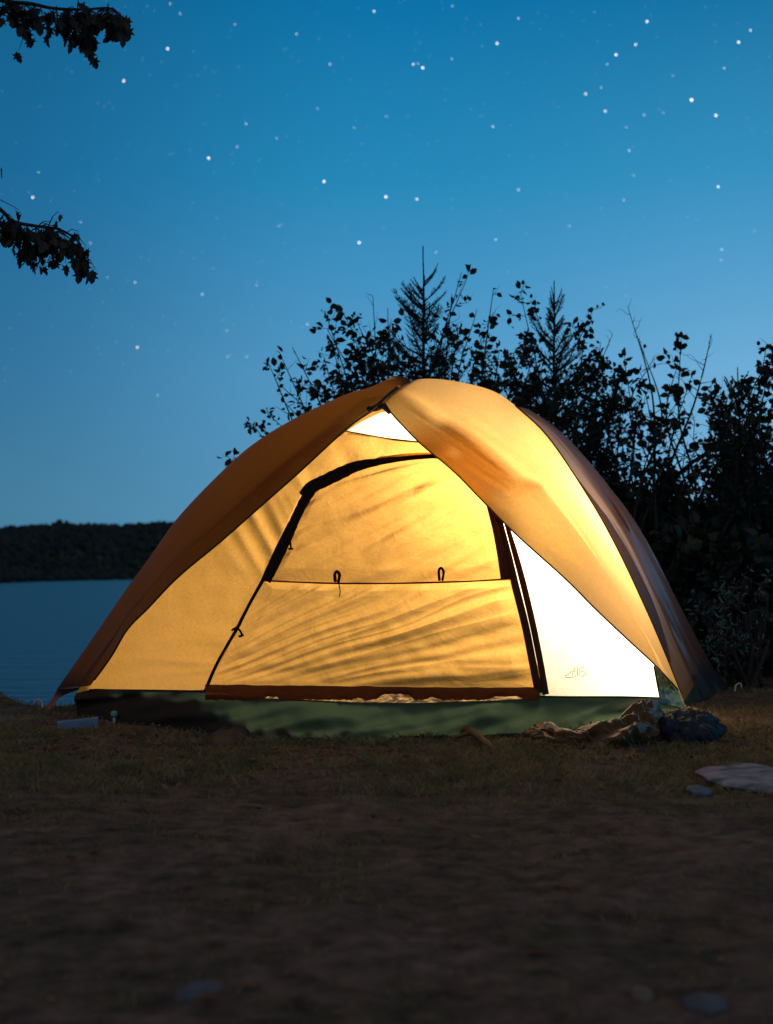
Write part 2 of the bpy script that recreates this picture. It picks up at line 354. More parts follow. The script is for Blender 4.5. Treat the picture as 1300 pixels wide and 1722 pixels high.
# ------------------------------------------------------------------ tent
tent = tag(empty('dome_tent', (0.05, 6.0, 0)), 'glowing orange dome tent pitched on the bare ground by the lake', 'tent')
BOT = [(60, 1192), (150, 1208), (300, 1228), (450, 1241), (620, 1245), (800, 1242), (920, 1236), (1050, 1216), (1150, 1193), (1230, 1170)]
_bx = np.arange(0, 1301, 5.0); _by = np.array([gr(p, interp(p, BOT))[1] + 0.06 for p in _bx])
_k = np.exp(-0.5 * (np.arange(-24, 25) / 10.0) ** 2); _k /= _k.sum()
_by = np.convolve(np.pad(_by, 24, mode='edge'), _k, mode='valid')
def baseY(px): return float(np.interp(px, _bx, _by))
def wallY(px, py):
    t = (1170 - py) / (1170 - 680)
    b = baseY(min(1150, max(150, px)))
    return lerp(b, 5.82, t) - 0.07 * math.sin(math.pi * min(1, max(0, t))) 
def stripes(px, py, ang, wl, seed, warp=22):
    """long soft folds running along direction ang (degrees, image plane), wave length wl px"""
    a = R(ang); u = px * math.cos(a) - py * math.sin(a); v = px * math.sin(a) + py * math.cos(a)
    v += warp * nz(u / 190, v / 120, seed)
    return nz(v / wl, u / (wl * 11), seed * 1.7 + 3)
def fold_canopy(px, py):
    d = 0.013 * ridge(stripes(px, py, -58, 34, 4, 12)) * (1 - sstep(900, 1010, py)) * sstep(330, 430, px) * (1 - sstep(600, 660, px))
    d += 0.010 * ridge(stripes(px, py, -18, 26, 8, 8)) * (1 - sstep(780, 840, py))
    d += 0.012 * stripes(px, py, 30, 60, 5, 20) + 0.008 * ridge(stripes(px, py, 2, 22, 6, 10)) * sstep(1040, 1120, py)
    return d + 0.005 * nz(px / 40, py / 34, 3)
def ridge(v): return 1 - 2.2 * abs(v)
def fan(px, py, ox, oy, fa, seed, rl=330, warp=0.05):
    dx, dy = px - ox, oy - py
    a = math.atan2(dy, dx) + warp * nz(px / 210, py / 120, seed + 2); r = math.hypot(dx, dy)
    n_ = nz(a * fa, r / rl, seed); return (0.45 * ridge(n_) + 1.0 * nz(a * fa * 1.1, r / rl, seed + 7)) * min(1.2, r / 420)
def fold_door(px, py):
    up = 1 - sstep(1120, 1160, py)
    m = 0.5 + 0.5 * max(0, 0.5 + nz(px / 230, py / 120, 5))
    d = m * (0.034 * fan(px, py, 60, 1250, 15, 1, 520, 0.02) + 0.017 * fan(px, py, 100, 1240, 34, 6, 420, 0.02)) * up
    d += 0.007 * stripes(px, py, 4, 15, 9) * sstep(1060, 1120, py)
    return d + 0.008 * stripes(px, py, 20, 60, 11) + 0.003 * nz(px / 26, py / 20, 7)
def fold_window(px, py):
    m = 0.4 + 0.8 * max(0, 0.5 + nz(px / 150, py / 90, 15))
    d = m * (0.024 * stripes(px, py, 25, 22, 12, 16) + 0.012 * stripes(px, py, 30, 12, 32, 12) * sstep(780, 840, py) + 0.022 * ridge(stripes(px, py, 24, 40, 13, 14)) + 0.020 * stripes(px, py, 13, 14, 15, 10) * (1 - sstep(850, 950, py)))
    return d + 0.008 * stripes(px, py, 28, 70, 19) + 0.003 * nz(px / 30, py / 22, 17)
def wall_patch(name, curves, nu, nv, mat, fold, off=0.0, parent=tent):
    """curves: list of pixel polylines (same direction); lofted in the picture plane then set on the tent wall at their real distance"""
    G = loft([[(a, b, 0) for a, b in c] for c in curves], nu, nv)
    P = np.empty_like(G)
    for i in range(nv):
        for j in range(nu):
            px, py = G[i, j, :2]
            k = min(1, i / nv * 12 + 0.05, (nv - 1 - i) / nv * 12 + 0.05, j / nu * 14 + 0.05, (nu - 1 - j) / nu * 14 + 0.05)
            P[i, j] = at(px, py, wallY(px, py) + off + (k * fold(px, py) if fold else 0))
    return grid(name, P, mat, parent)
arc_in = [(345, 1160), (378, 1100), (410, 1038), (443, 975), (480, 900), (512, 832), (545, 808), (590, 786), (640, 776), (690, 772), (735, 772), (790, 790), (830, 860)]
arc_out = [(128, 1166), (180, 1085), (235, 1012), (300, 940), (400, 855), (480, 785), (560, 728), (586, 727), (620, 732), (655, 738), (705, 743), (785, 748), (892, 835)]
wall_patch('canopy_panel', [arc_out, [((a + c) / 2, (b + d) / 2) for (a, b), (c, d) in zip(arc_out, arc_in)], arc_in], 240, 90, M_canopy, fold_canopy)
wall_patch('apex_panel', [[(548, 735), (575, 727), (640, 735), (720, 744), (768, 752)], [(575, 705), (610, 702), (660, 706), (710, 715), (740, 722)], [(615, 676), (640, 672), (660, 672), (680, 680), (700, 690)]], 60, 30, M_pale, None)
wall_patch('door_panel', [[(442, 975), (560, 979), (700, 979), (866, 973)], [(395, 1066), (550, 1068), (700, 1066), (891, 1063)], [(347, 1158), (520, 1163), (700, 1166), (914, 1164)]], 300, 170, M_door, fold_door)
wall_patch('window_panel', [[(640, 768), (690, 762), (740, 764), (790, 790)], [(545, 805), (640, 790), (740, 790), (808, 810)], [(512, 832), (620, 832), (720, 832), (822, 840)], [(475, 905), (600, 905), (720, 905), (840, 900)], [(440, 978), (560, 982), (700, 982), (858, 976)]], 260, 150, M_window, fold_window, off=-0.004)
wall_patch('side_panel', [[(822, 832), (866, 826), (908, 824)], [(850, 950), (915, 945), (1002, 938)], [(878, 1050), (960, 1050), (1078, 1058)], [(902, 1126), (1000, 1126), (1101, 1124)], [(918, 1171), (1010, 1172), (1110, 1173)]], 90, 90, M_pale, lambda x, y: 0.002 * nz(x / 60, y / 60, 3))

def ribbon(name, pts, mat, off=-0.015, bulge=0.010, parent=tent, n=70, wob=1.0):
    """pts (px, py, width px): a padded fabric strip lying on the wall"""
    C = cr([(a, b, w) for a, b, w in pts], n); T = np.gradient(C[:, :2], axis=0); T /= np.linalg.norm(T, axis=1)[:, None]
    v, f = [], []; prof = [(-1, 0), (-0.75, 0.8), (0, 1.0), (0.75, 0.8), (1, 0), (0, -0.4)]; k = len(prof)
    for i in range(n):
        nx, ny = -T[i, 1], T[i, 0]
        for s, b in prof:
            w = C[i, 2] / 2 * (1 + 0.10 * wob * nz(i * 0.35, s * 3, C[0, 0]))
            px, py = C[i, 0] + nx * s * w, C[i, 1] + ny * s * w
            v.append(at(px, py, wallY(px, py) + off - b * bulge * (1 + 0.5 * nz(i * .3, s))))
    for i in range(n - 1):
        for q in range(k): f.append((i * k + q, i * k + (q + 1) % k, (i + 1) * k + (q + 1) % k, (i + 1) * k + q))
    f += [tuple(range(k))[::-1], tuple((n - 1) * k + q for q in range(k))]
    return link(name, v, f, mat, parent)
ribbon('zipper', [(345, 1162, 6), (362, 1122, 5.5), (382, 1085, 5), (398, 1058, 6), (420, 1015, 5.5), (444, 972, 6)], M_dark, bulge=0.004)
ribbon('zipper_flap', [(447, 977, 17), (460, 950, 19), (482, 904, 19), (497, 872, 16), (512, 842, 17), (530, 815, 17)], M_dark)
ribbon('zipper_flap', [(507, 833, 12), (522, 820, 20), (545, 809, 21), (572, 796, 21), (600, 784, 18), (640, 776, 12), (690, 770, 8), (745, 766, 8)], M_dark, off=-0.022)
ribbon('zipper_flap', [(824, 846, 14), (836, 890, 16), (845, 930, 19), (852, 974, 20)], M_hem, wob=0.3)
ribbon('zipper', [(838, 866, 9), (855, 930, 10), (866, 982, 13), (883, 1050, 13), (895, 1110, 13), (906, 1166, 13)], M_hem, off=-0.02, bulge=0.006, wob=0.3)
ribbon('zipper', [(848, 868, 7), (866, 930, 10), (880, 982, 11), (896, 1050, 11), (908, 1110, 11), (918, 1168, 11)], M_hem, off=-0.02, bulge=0.006, wob=0.3)
ribbon('seam', [(443, 976, 2.5), (500, 979, 2.5), (566, 981, 3), (650, 981, 2.5), (742, 979, 3), (800, 977, 2.5), (858, 973, 2.5)], M_hem, off=-0.012, bulge=0.003)
ribbon('seam', [(576, 724, 2), (610, 730, 2), (650, 737, 2), (700, 743, 2), (750, 750, 2)], M_hem, off=-0.006, bulge=0.002)
ribbon('seam', [(900, 1171, 3), (960, 1172, 3), (1050, 1172, 3), (1111, 1174, 3.5)], M_dark, off=-0.012, bulge=0.003)
ribbon('seam', [(1100, 1120, 3), (1105, 1148, 3), (1111, 1175, 4)], M_dark, off=-0.012, bulge=0.003)
ribbon('seam', [(150, 1160, 3), (250, 1161, 3), (350, 1163, 4)], M_hem, off=-0.01, bulge=0.003)
# toggles and zip pulls
def loop(name, pts, r=0.004, sub=None):
    b = MB(); b.tube(cr([at(x, y, wallY(x, y) - 0.03 - d) for x, y, d in pts], 14), r, 6); return b.build(name, M_dark, tent)
loop('toggle', [(564, 978, 0), (563, 966, .01), (567, 961, .015), (571, 967, .01), (569, 979, 0)], 0.006)
loop('toggle', [(739, 976, 0), (738, 960, .01), (742, 955, .015), (746, 962, .01), (744, 976, 0)], 0.005)
loop('toggle', [(484, 902, 0), (488, 912, .01), (489, 922, .01), (485, 923, .01), (493, 923, .0)], 0.004)
loop('zip_pull', [(390, 1060, 0), (397, 1056, .01), (404, 1061, .015), (407, 1069, .01), (402, 1070, .01), (410, 1068, 0)], 0.004)
loop('strap_end', [(570, 982, 0), (572, 994, .0), (571, 1003, 0)], 0.002)
# door hem and the pale strip under it
hem = []
for i, px in enumerate(np.linspace(345, 908, 150)):
    lo = 1177
    for a, b, d in ((430, 480, 7), (500, 520, 4), (588, 614, 8), (627, 702, 12), (712, 745, 8), (815, 890, 7)):
        lo -= d * 0.8 * sstep(a, a + 22, px) * (1 - sstep(b - 22, b, px))
    lo += 2.5 * nz(px / 9, 2) + 1.5 * nz(px / 3, 6)
    top = interp(px, [(345, 1151), (600, 1154), (750, 1156), (908, 1156)]) + 1.5 * nz(px / 30, 8)
    r = []
    for q in range(9):
        t = q / 8; py = lerp(top, lo, t)
        r.append(at(px, py, wallY(px, py) - 0.02 - 0.022 * math.sin(math.pi * t) + 0.006 * nz(px / 22, q * 0.5, 5)))
    hem.append(r)
grid('door_hem', np.array(hem), M_hem, tent)
wall_patch('threshold_strip', [[(350, 1160), (600, 1162), (906, 1162)], [(350, 1174), (450, 1176), (620, 1182), (906, 1178)]], 120, 10, M_thresh, lambda x, y: 0.02 * nz(x / 9, y / 9, 3), off=-0.002)
# printed mark on the side panel
mb = MB()
def stroke(pts, w=1.2):
    C = [at(x, y, wallY(x, y) - 0.006) for x, y in pts]; mb.tube(C, w / F * 5.2 / 2, 5)
for s in ([(950, 1137), (956, 1134), (961, 1129)], [(951, 1139), (960, 1139), (968, 1138)], [(964, 1126), (967, 1123), (967, 1137)], [(963, 1136), (962, 1130), (966, 1128)], [(971, 1122), (971, 1137)],
          [(974, 1123), (974, 1138)], [(983, 1122), (977, 1123), (977, 1129), (982, 1130), (984, 1134), (979, 1138)], [(987, 1128), (987, 1136)]):
    stroke(s)
mb.build('printed_mark', M_mark, tent)

# green floor tub
TOP = [(128, 1166), (160, 1158), (345, 1164), (450, 1174), (600, 1181), (700, 1182), (850, 1177), (918, 1172), (1110, 1173), (1118, 1176), (1150, 1187)]
tub = []
for px in np.linspace(128, 1150, 260):
    tp = interp(px, TOP); bt = interp(px, BOT)
    p1 = np.array(at(px, tp, wallY(px, tp) - 0.012)); g = gr(px, bt); p3 = np.array((g[0], g[1], -0.012))
    r = []
    for q in range(22):
        t = q / 21
        p = p1 * (1 - t) + p3 * t
        w = math.sin(math.pi * t)
        sg = 0.04 * nz(px / 95, 4.2) ; p[1] += w * (-0.03 + 0.10 * stripes(px, t * 75, 16, 30, 3, 30) + 0.012 * nz(px / 30, t * 3, 3)) + 0.04 * t * nz(px / 60, 1) + sg * math.sin(2 * math.pi * t)
        r.append(p)
    tub.append(r)
tubo = grid('floor_tub', np.array(tub), M_tub, tent)
at_ = tubo.data.attributes.new('mud', 'FLOAT', 'POINT')   # mud splashed over the lower left of the tub
mud = []
for q in range(len(tubo.data.vertices)):
    i, j = divmod(q, 22); px = 128 + i * 1022 / 259
    mud.append(sstep(-0.12, 0.22, j / 21 - interp(px, [(128, -0.5), (200, -0.1), (330, 0.15), (420, 0.7), (520, 0.85), (700, 0.95), (1150, 0.95)]) + 0.5 * nz(px / 26, j * 0.22, 2)))
at_.data.foreach_set('value', mud)
t_ = M_tub.node_tree; an = t_.nodes.new('ShaderNodeAttribute'); an.attribute_name = 'mud'
md = t_.nodes.new('ShaderNodeBsdfDiffuse'); md.inputs[0].default_value = (0.05, 0.030, 0.022, 1)
mo = [n for n in t_.nodes if n.type == 'OUTPUT_MATERIAL'][0]; src = mo.inputs[0].links[0].from_socket
mxm = t_.nodes.new('ShaderNodeMixShader'); t_.links.new(an.outputs['Fac'], mxm.inputs[0]); t_.links.new(src, mxm.inputs[1]); t_.links.new(md.outputs[0], mxm.inputs[2]); t_.links.new(mxm.outputs[0], mo.inputs[0])
# tub side and back walls, floor sheet
TL = at(150, 1160, wallY(150, 1160)); TR = at(1148, 1186, wallY(1148, 1186))
side = [TL, (-1.15, 6.1, 0.2), (-1.05, 6.9, 0.18), (0.1, 7.35, 0.18), (1.30, 7.0, 0.18), (1.38, 6.4, 0.12), TR]
sc_ = cr(side, 80)
grid('floor_tub_wall', np.stack([sc_, sc_ * np.array([1.01, 1.004, 0]) + np.array([0, 0, -0.01])]), M_tub, tent)
fl = cr([gr(px, interp(px, BOT)) for px in (150, 400, 620, 900, 1148)], 40)
ring = [(p[0] * 0.985, p[1] + 0.02, 0.012) for p in fl] + [(p[0] * 0.985, p[1], 0.012) for p in sc_[::-1]]
link('floor_sheet', ring, [tuple(range(len(ring)))], M_tub, tent, False)
wd = MB()   # green gusset under the right fly arm
Gw = loft([[(*at(1101, 1122, 5.72),)], ] * 2, 2, 2) if False else None
def ap(px, py, Y): return np.array(at(px, py, Y))
gus = loft([[ap(1100, 1121, 5.80), ap(1112, 1130, 5.81), ap(1122, 1142, 5.82)], [ap(1106, 1150, 5.72), ap(1124, 1158, 5.76), ap(1140, 1166, 5.80)], [ap(1112, 1182, 5.66), ap(1134, 1187, 5.74), ap(1152, 1190, 5.82)]], 24, 24)
for i in range(24):
    for j in range(24): gus[i, j, 1] += 0.012 * nz(i * 0.1 - j * 0.5, j * 0.1 + i * .35, 5)
grid('floor_tub_gusset', gus, M_tub, tent)

# rain fly ----------------------------------------------------------
Ledge = [(636, 690), (622, 694), (580, 724), (500, 797), (415, 872), (370, 912), (300, 970), (250, 1022), (215, 1058), (188, 1103), (152, 1153)]
Lsil = [(690, 640), (655, 651), (600, 662), (500, 707), (430, 748), (375, 795), (300, 872), (250, 940), (215, 987), (165, 1060), (96, 1160)]
BL = cr([(0.0, 6.15, 1.32), (-0.45, 6.5, 1.12), (-0.93, 6.8, 0.7), (-1.15, 6.9, 0.05)], 11)
BR = cr([(0.12, 6.2, 1.32), (0.60, 6.7, 1.12), (1.12, 7.0, 0.70), (1.45, 7.15, 0.04)], 11)
rows = []
Lcorner_Y = gr(78, 1191)[1]
for i in range(11):
    e, s = Ledge[i], Lsil[i]; t = i / 10
    Ye = wallY(*e) - lerp(0.06, 0.09, t); Ys = lerp(5.93, 5.86, t)
    b = BL[i]
    mpx, mpy = lerp(e[0], s[0], .5), lerp(e[1], s[1], .5)
    sp = ap(s[0], s[1], Ys)
    rows.append([ap(e[0], e[1], Ye), ap(mpx, mpy, lerp(Ye, Ys, 0.36)), sp, lerp(sp, b, 0.45) + np.array([-0.03, 0, 0.05 * (1 - t)]), b])
GL_ = loft(rows, 60, 150)
for i in range(150):
    for j in range(60):
        if j < 30: GL_[i, j, 1] += 0.006 * nz(i * 0.03, j * 0.16, 4) + 0.004 * nz(i * 0.12 + j * .2, j * 0.05, 9)
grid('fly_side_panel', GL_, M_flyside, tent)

Redge = [(640, 688), (646, 682), (670, 708), (708, 747), (762, 792), (815, 846), (869, 900), (950, 973), (1004, 1027), (1058, 1078), (1101, 1118), (1140, 1160)]
Rsm = [(662, 657), (684, 645), (712, 637), (765, 641), (830, 658), (875, 690), (925, 740), (990, 838), (1035, 918), (1080, 1012), (1117, 1097), (1153, 1187)]
Rout = [None, None, None, None, None, (888, 692), (958, 742), (1040, 838), (1086, 907), (1144, 1018), (1190, 1107), (1227, 1160)]
Rsy = [5.72, 5.80, 5.92, 5.98, 5.98, 5.96, 5.93, 5.90, 5.90, 5.93, 5.98, 6.18]
Roy = [6.1, 6.15, 6.2, 6.25, 6.3, 6.28, 6.32, 6.38, 6.45, 6.55, 6.7, 6.86]
rows, brow = [], []
BR2 = cr(BR, 12)
for i in range(12):
    e, s = Redge[i], Rsm[i]; t = i / 11
    Ye = wallY(*e) - lerp(0.075, 0.10, t); Ys = Rsy[i]
    mpx, mpy = lerp(e[0], s[0], .5), lerp(e[1], s[1], .5)
    # the panel bellies outward
    a, m_, b_ = ap(e[0], e[1], Ye), ap(mpx, mpy, lerp(Ye, Ys, 0.24)), ap(s[0], s[1], Ys)
    rows.append([a, lerp(a, m_, .5) + np.array([0, -0.004, 0]), m_, ap(lerp(e[0], s[0], .78), lerp(e[1], s[1], .78), lerp(Ye, Ys, 0.56)), b_])
    b = BR2[i]
    o_ = ap(Rout[i][0], Rout[i][1], Roy[i]) if Rout[i] else lerp(b_, b, 0.4) + np.array([0.0, 0, 0.03])
    brow.append([b_, lerp(b_, o_, 0.5) + np.array([0.0, -0.03 * sstep(4, 8, i), 0.0]), o_, lerp(o_, b, 0.5) + np.array([0.0, 0.04, 0.0]), b])
NV = 190; NU = 80
GR_ = loft(rows, NU, NV)
for i in range(NV):
    for j in range(NU):
        t = i / NV; u = j / NU; k = math.sin(math.pi * u) ** 0.7
        px, py = pix(GR_[i, j])
        wr = stripes(px, py, -33, 15, 21, 10)
        GR_[i, j, 1] += k * (0.028 * wr * sstep(0.12, 0.25, t) * (1 - sstep(0.42, 0.55, t)) * (1 - sstep(0.5, 0.85, u)) + 0.008 * stripes(px, py, -40, 26, 23) * sstep(0.5, 0.6, t) + 0.004 * nz(px / 70, py / 70, 8))
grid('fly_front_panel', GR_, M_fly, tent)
GB_ = loft(brow, 70, NV)
for i in range(NV):
    for j in range(1, 45):
        k = min(1, j / 8)
        GB_[i, j, 1] += k * (0.034 * nz(i * 0.035, j * 0.12, 6) + 0.016 * ridge(nz(i * 0.02 + j * .05, j * 0.22, 16)) + 0.008 * nz(i * 0.10, j * 0.3, 12))
# lamp light leaking beside the pole, made as a paler strip over lower rows
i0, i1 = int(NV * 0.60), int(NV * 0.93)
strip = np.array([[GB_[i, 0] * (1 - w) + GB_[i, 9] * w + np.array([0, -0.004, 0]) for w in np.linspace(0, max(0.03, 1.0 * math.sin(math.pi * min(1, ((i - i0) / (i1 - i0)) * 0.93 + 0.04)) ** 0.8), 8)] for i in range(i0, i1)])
grid('fly_light_strip', strip, M_fly, tent)
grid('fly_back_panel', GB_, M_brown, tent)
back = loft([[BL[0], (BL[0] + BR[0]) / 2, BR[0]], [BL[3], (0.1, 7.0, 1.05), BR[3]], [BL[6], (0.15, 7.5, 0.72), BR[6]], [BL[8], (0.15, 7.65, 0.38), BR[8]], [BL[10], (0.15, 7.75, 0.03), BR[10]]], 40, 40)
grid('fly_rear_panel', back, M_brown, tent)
# inner tent side walls under the fly (double layer there)
CC = np.array([0.05, 6.2, 0.25])
def inset(Gx, k): return CC + (Gx - CC) * k
grid('inner_side_wall', inset(GL_[2:, 8:, :][::2, ::2], 0.965), M_canopy, tent)
grid('inner_side_wall', inset(GB_[8:, 12:, :][::3, ::2], 0.95), M_canopy, tent)
# left corner: webbing and pegged tip
lc = np.array(gr(76, 1193, 0.01)); m = MB()
def flat_strip(name, A, B, mat, n=14, th=0.0):
    A = cr(A, n); B = cr(B, n); return grid(name, np.array([[lerp(A[i], B[i], w) for w in (0, .5, 1)] for i in range(n)]), mat, tent)
flat_strip('corner_strap', [ap(96, 1160, 5.86), ap(88, 1174, 5.9), lc + np.array([-0.006, 0, 0])], [ap(150, 1154, 5.60), ap(102, 1172, 5.86), lc + np.array([0.03, 0, 0])], M_strap)
# bindings and poles
def bind(name, pts, r, mat=M_bind, n=120):
    b = MB(); b.tube(cr(pts, n), r, 6); return b.build(name, mat, tent)
bind('edge_binding', [r - np.array([0, 0.003, 0]) for r in GL_[2:, 0][::6]], 0.0036)
bind('edge_binding', [r - np.array([0, 0.003, 0]) for r in GR_[3:, 0][::6]], 0.0034)
bind('tent_pole', [r - np.array([0, 0.004, 0]) for r in GR_[int(NV * .44):, -1][::6]], 0.0045, M_pole)
bind('hem_cord', [GB_[-1, j] for j in range(0, 34, 3)], 0.004, M_bind, 30)
bind('ridge_binding', [ap(620, 692, 5.60), ap(636, 680, 5.60), ap(652, 665, 5.63), ap(668, 652, 5.68)], 0.006)
# hub clip under the peak
hb = MB()
hb.tube([ap(619, 687, 5.66), ap(626, 688, 5.65), ap(634, 686, 5.64), ap(642, 684, 5.64)], [0.010, 0.012, 0.014, 0.010], 8)
hb.tube([ap(634, 684, 5.62), ap(646, 683, 5.62), ap(656, 695, 5.62)], [0.012, 0.014, 0.008], 8)
hb.tube([ap(623, 684, 5.64), ap(624, 692, 5.64)], 0.008, 8)
hb.build('hub_clip', M_bind, tent)

# lantern light inside the tent
for nm, loc, en, rad, c in (('lantern_light', (0.62, 5.93, 0.66), 142, 0.17, (1.0, 0.84, 0.66)),):
    l = bpy.data.lights.new(nm, 'POINT'); l.energy = en; l.shadow_soft_size = rad; l.color = c
    o = bpy.data.objects.new(nm, l); COL.objects.link(o); o.location = loc

# pegs
def peg(px, py, label, side):
    g = gr(px, py); e = tag(empty('tent_peg', g), label, 'tent peg', 'pegs at the tent corners')
    b = MB(); b.tube([(g[0], g[1], -0.03), (g[0] + side * 0.01, g[1], 0.035)], 0.0045, 6); b.build('pin', M_steel, e)
    b = MB(); b.tube(cr([(g[0] + side * 0.01, g[1], 0.03), (g[0] + side * 0.022, g[1], 0.042), (g[0] + side * 0.036, g[1], 0.034), (g[0] + side * 0.036, g[1], 0.022)], 10), 0.004, 6); b.build('hook', M_steel, e)
peg(1234, 1164, 'metal tent peg at the right corner of the tent', 1)
peg(74, 1193, 'metal tent peg at the left corner of the tent', -1)

# ------------------------------------------------------------------ things on the ground
def rock(name, px0, px1, py0, py1, h, label, cat, mat, seed, group=None, n=30):
    a = gr((px0 + px1) / 2, (py0 + py1) / 2); rx = (gr(px1, (py0 + py1) / 2)[0] - gr(px0, (py0 + py1) / 2)[0]) / 2
    ry = (gr(px0, py0)[1] - gr(px0, py1)[1]) / 2
    G = []
    for i in range(n):
        t = i / (n - 1) * math.pi * 0.62; r = []
        for j in range(n * 2):
            w = 2 * math.pi * j / (n * 2 - 1)
            k = 1 + 0.28 * nz(math.cos(w) * 1.3, math.sin(w) * 1.3, seed) + 0.08 * nz(math.cos(w) * 5, math.sin(w) * 5, seed + t)
            z = h * math.cos(t) ** 1 + 0.25 * h * nz(math.sin(t) * math.cos(w) * 3, math.sin(t) * math.sin(w) * 3, seed)
            r.append((a[0] + rx * k * math.sin(t) * math.cos(w), a[1] + ry * k * math.sin(t) * math.sin(w), z if i < n - 1 else -0.05))
        r[-1] = r[0]; G.append(r)
    return tag(grid(name, np.array(G), mat), label, cat, group)
rock('flat_rock', 1178, 1370, 1284, 1332, 0.018, 'large pale grey flat rock half buried at the right edge', 'rock', M_rock, 3)
M_stone = simple('dull_stone', (0.06, 0.06, 0.066), (0.11, 0.11, 0.12), scale=30)
G_ = 'small stones sunk in the foreground soil'
rock('stone', 290, 375, 1645, 1682, 0.008, 'pale bluish stone in the near soil at lower left', 'stone', M_stone, 8, G_, 14)
rock('stone', 1150, 1222, 1672, 1702, 0.008, 'pale stone in the near soil at lower right corner', 'stone', M_stone, 12, G_, 14)
rock('stone', 1062, 1098, 1664, 1684, 0.010, 'small tan stone just left of the lower right stone', 'stone', simple('tan_stone', (0.15, 0.10, 0.06), (0.2, 0.15, 0.1)), 15, G_, 14)
rock('stone', 272, 292, 1514, 1530, 0.010, 'tiny grey stone alone in the left foreground', 'stone', M_stone, 18, G_, 10)
rock('stone', 1156, 1196, 1322, 1336, 0.008, 'small dark blue stone beside the large flat rock', 'stone', simple('blue_stone', (0.06, 0.09, 0.13), (0.1, 0.14, 0.2)), 19, G_, 14)
rock('dirt_clod', 360, 425, 1215, 1258, 0.032, 'dark brown clod of earth against the tent base', 'dirt clod', simple('dark_clod', (0.05, 0.03, 0.022), (0.10, 0.055, 0.04), bump=1, bscale=30, bdist=.02), 25)
# pale blue board
def board():
    p = gr(126, 1228); q = MB(); L, Wd, H = 0.142, 0.04, 0.038; a = R(7)
    nx_ = 12; pr = [(-1, -1), (-1, 0.8), (-0.85, 1), (0.85, 1), (1, 0.8), (1, -1)]
    v = []
    for i in range(nx_):
        t = i / (nx_ - 1) * 2 - 1
        for y, z in pr:
            e = 0.004 * nz(t * 4, y, z); x = t * L / 2 + e * 0.6
            v.append((p[0] + x * math.cos(a) - y * Wd / 2 * math.sin(a), p[1] + 0.05 + x * math.sin(a) + y * Wd / 2 * math.cos(a), 0.015 + z * H / 2 + e + 0.007 * t))
    k = 6; f = [(i * k + j, i * k + (j + 1) % k, (i + 1) * k + (j + 1) % k, (i + 1) * k + j) for i in range(nx_ - 1) for j in range(k)] + [tuple(range(k))[::-1], tuple((nx_ - 1) * k + j for j in range(k))]
    q.add(v, f); return q.build('wood_board', M_plank, None, False)
tag(board(), 'short pale blue board lying on the soil by the left tent corner', 'board')
# mint cap on a peg
g = gr(192, 1216); cp = tag(empty('ground_stake', g), 'short stake with a round mint green top near the blue board', 'stake')
b = MB(); b.tube([(g[0], g[1], -0.02), (g[0], g[1], 0.03)], 0.005, 8); b.build('shaft', M_steel, cp)
b = MB(); b.tube(cr([(g[0], g[1], 0.024), (g[0], g[1], 0.028), (g[0], g[1], 0.040), (g[0], g[1], 0.046)], 8), [0.006, 0.011, 0.013, 0.0135, 0.0135, 0.013, 0.010, 0.004], 12); b.build('cap', M_mint, cp)
# stick of bark
sk = MB(); A, B = gr(775, 1222, 0.03), gr(832, 1262, 0.012)
sk.tube(cr([A, lerp(np.array(A), np.array(B), .5) + np.array([0, 0, .01]), B], 16), np.linspace(0.016, 0.009, 16), 8)
sk.tube(cr([lerp(np.array(A), np.array(B), .3), gr(760, 1240, 0.02)], 8), np.linspace(0.010, 0.004, 8), 6)
tag(sk.build('broken_stick', simple('stick_bark', (0.16, 0.08, 0.03), (0.26, 0.13, 0.05), bump=.6)), 'broken brown stick leaning on the green tent base', 'stick')

# crumpled bronze cloth heap: rolled tent door lying on the ground
def heap(name, ctrl, n1, n2, amp, seed, mat, label, cat, ridges=5):
    """ctrl: (px, py ground, half depth m, height m) along the heap"""
    C = []
    for px, py, d, h in ctrl:
        g = gr(px, py); C.append((g[0], g[1] + d, d, h))
    C = cr(C, n1); G = []
    for i in range(n1):
        x, y, d, h = C[i]; r = []
        for j in range(n2):
            w = math.pi * (-0.12 + 1.24 * j / (n2 - 1))
            fo = nz(j / n2 * ridges * 1.0 + 0.6 * nz(i / n1 * 6, j / n2 * 3, seed + 5), i / n1 * 9 * 0.5, seed)
            f2 = nz(i / n1 * 17 + j / n2 * 7, j / n2 * 5, seed + 9)
            f3 = 1 - 2.6 * abs(nz(i / n1 * 26 + j / n2 * 9, j / n2 * 13 - i / n1 * 5, seed + 2)); k = 1 + amp * (fo * 1.5 - 0.5 * abs(f2) + 0.35 * f2 + 0.16 * f3)
            r.append((x + 0.03 * f2, y - d * k * math.cos(w), max(-0.03, h * k * math.sin(w))))
        G.append(r)
    return tag(grid(name, np.array(G), mat), label, cat)
heap('cloth_bundle', [(884, 1246, 0.03, 0.02), (900, 1250, 0.06, 0.045), (940, 1256, 0.08, 0.055), (985, 1258, 0.09, 0.06), (1030, 1258, 0.10, 0.075), (1075, 1256, 0.11, 0.105), (1108, 1250, 0.10, 0.115), (1122, 1240, 0.05, 0.04)], 300, 150, 0.45, 3, M_bundle, 'crumpled bronze cloth bundle lying against the right of the tent base', 'cloth bundle', 7)
heap('stuff_sack', [(1108, 1240, 0.04, 0.04), (1122, 1250, 0.10, 0.07), (1150, 1252, 0.13, 0.09), (1182, 1250, 0.13, 0.09), (1204, 1244, 0.09, 0.07), (1216, 1236, 0.03, 0.02)], 160, 90, 0.34, 9, M_navy, 'limp dark navy sack lying between cloth bundle and right tent corner', 'sack', 4)

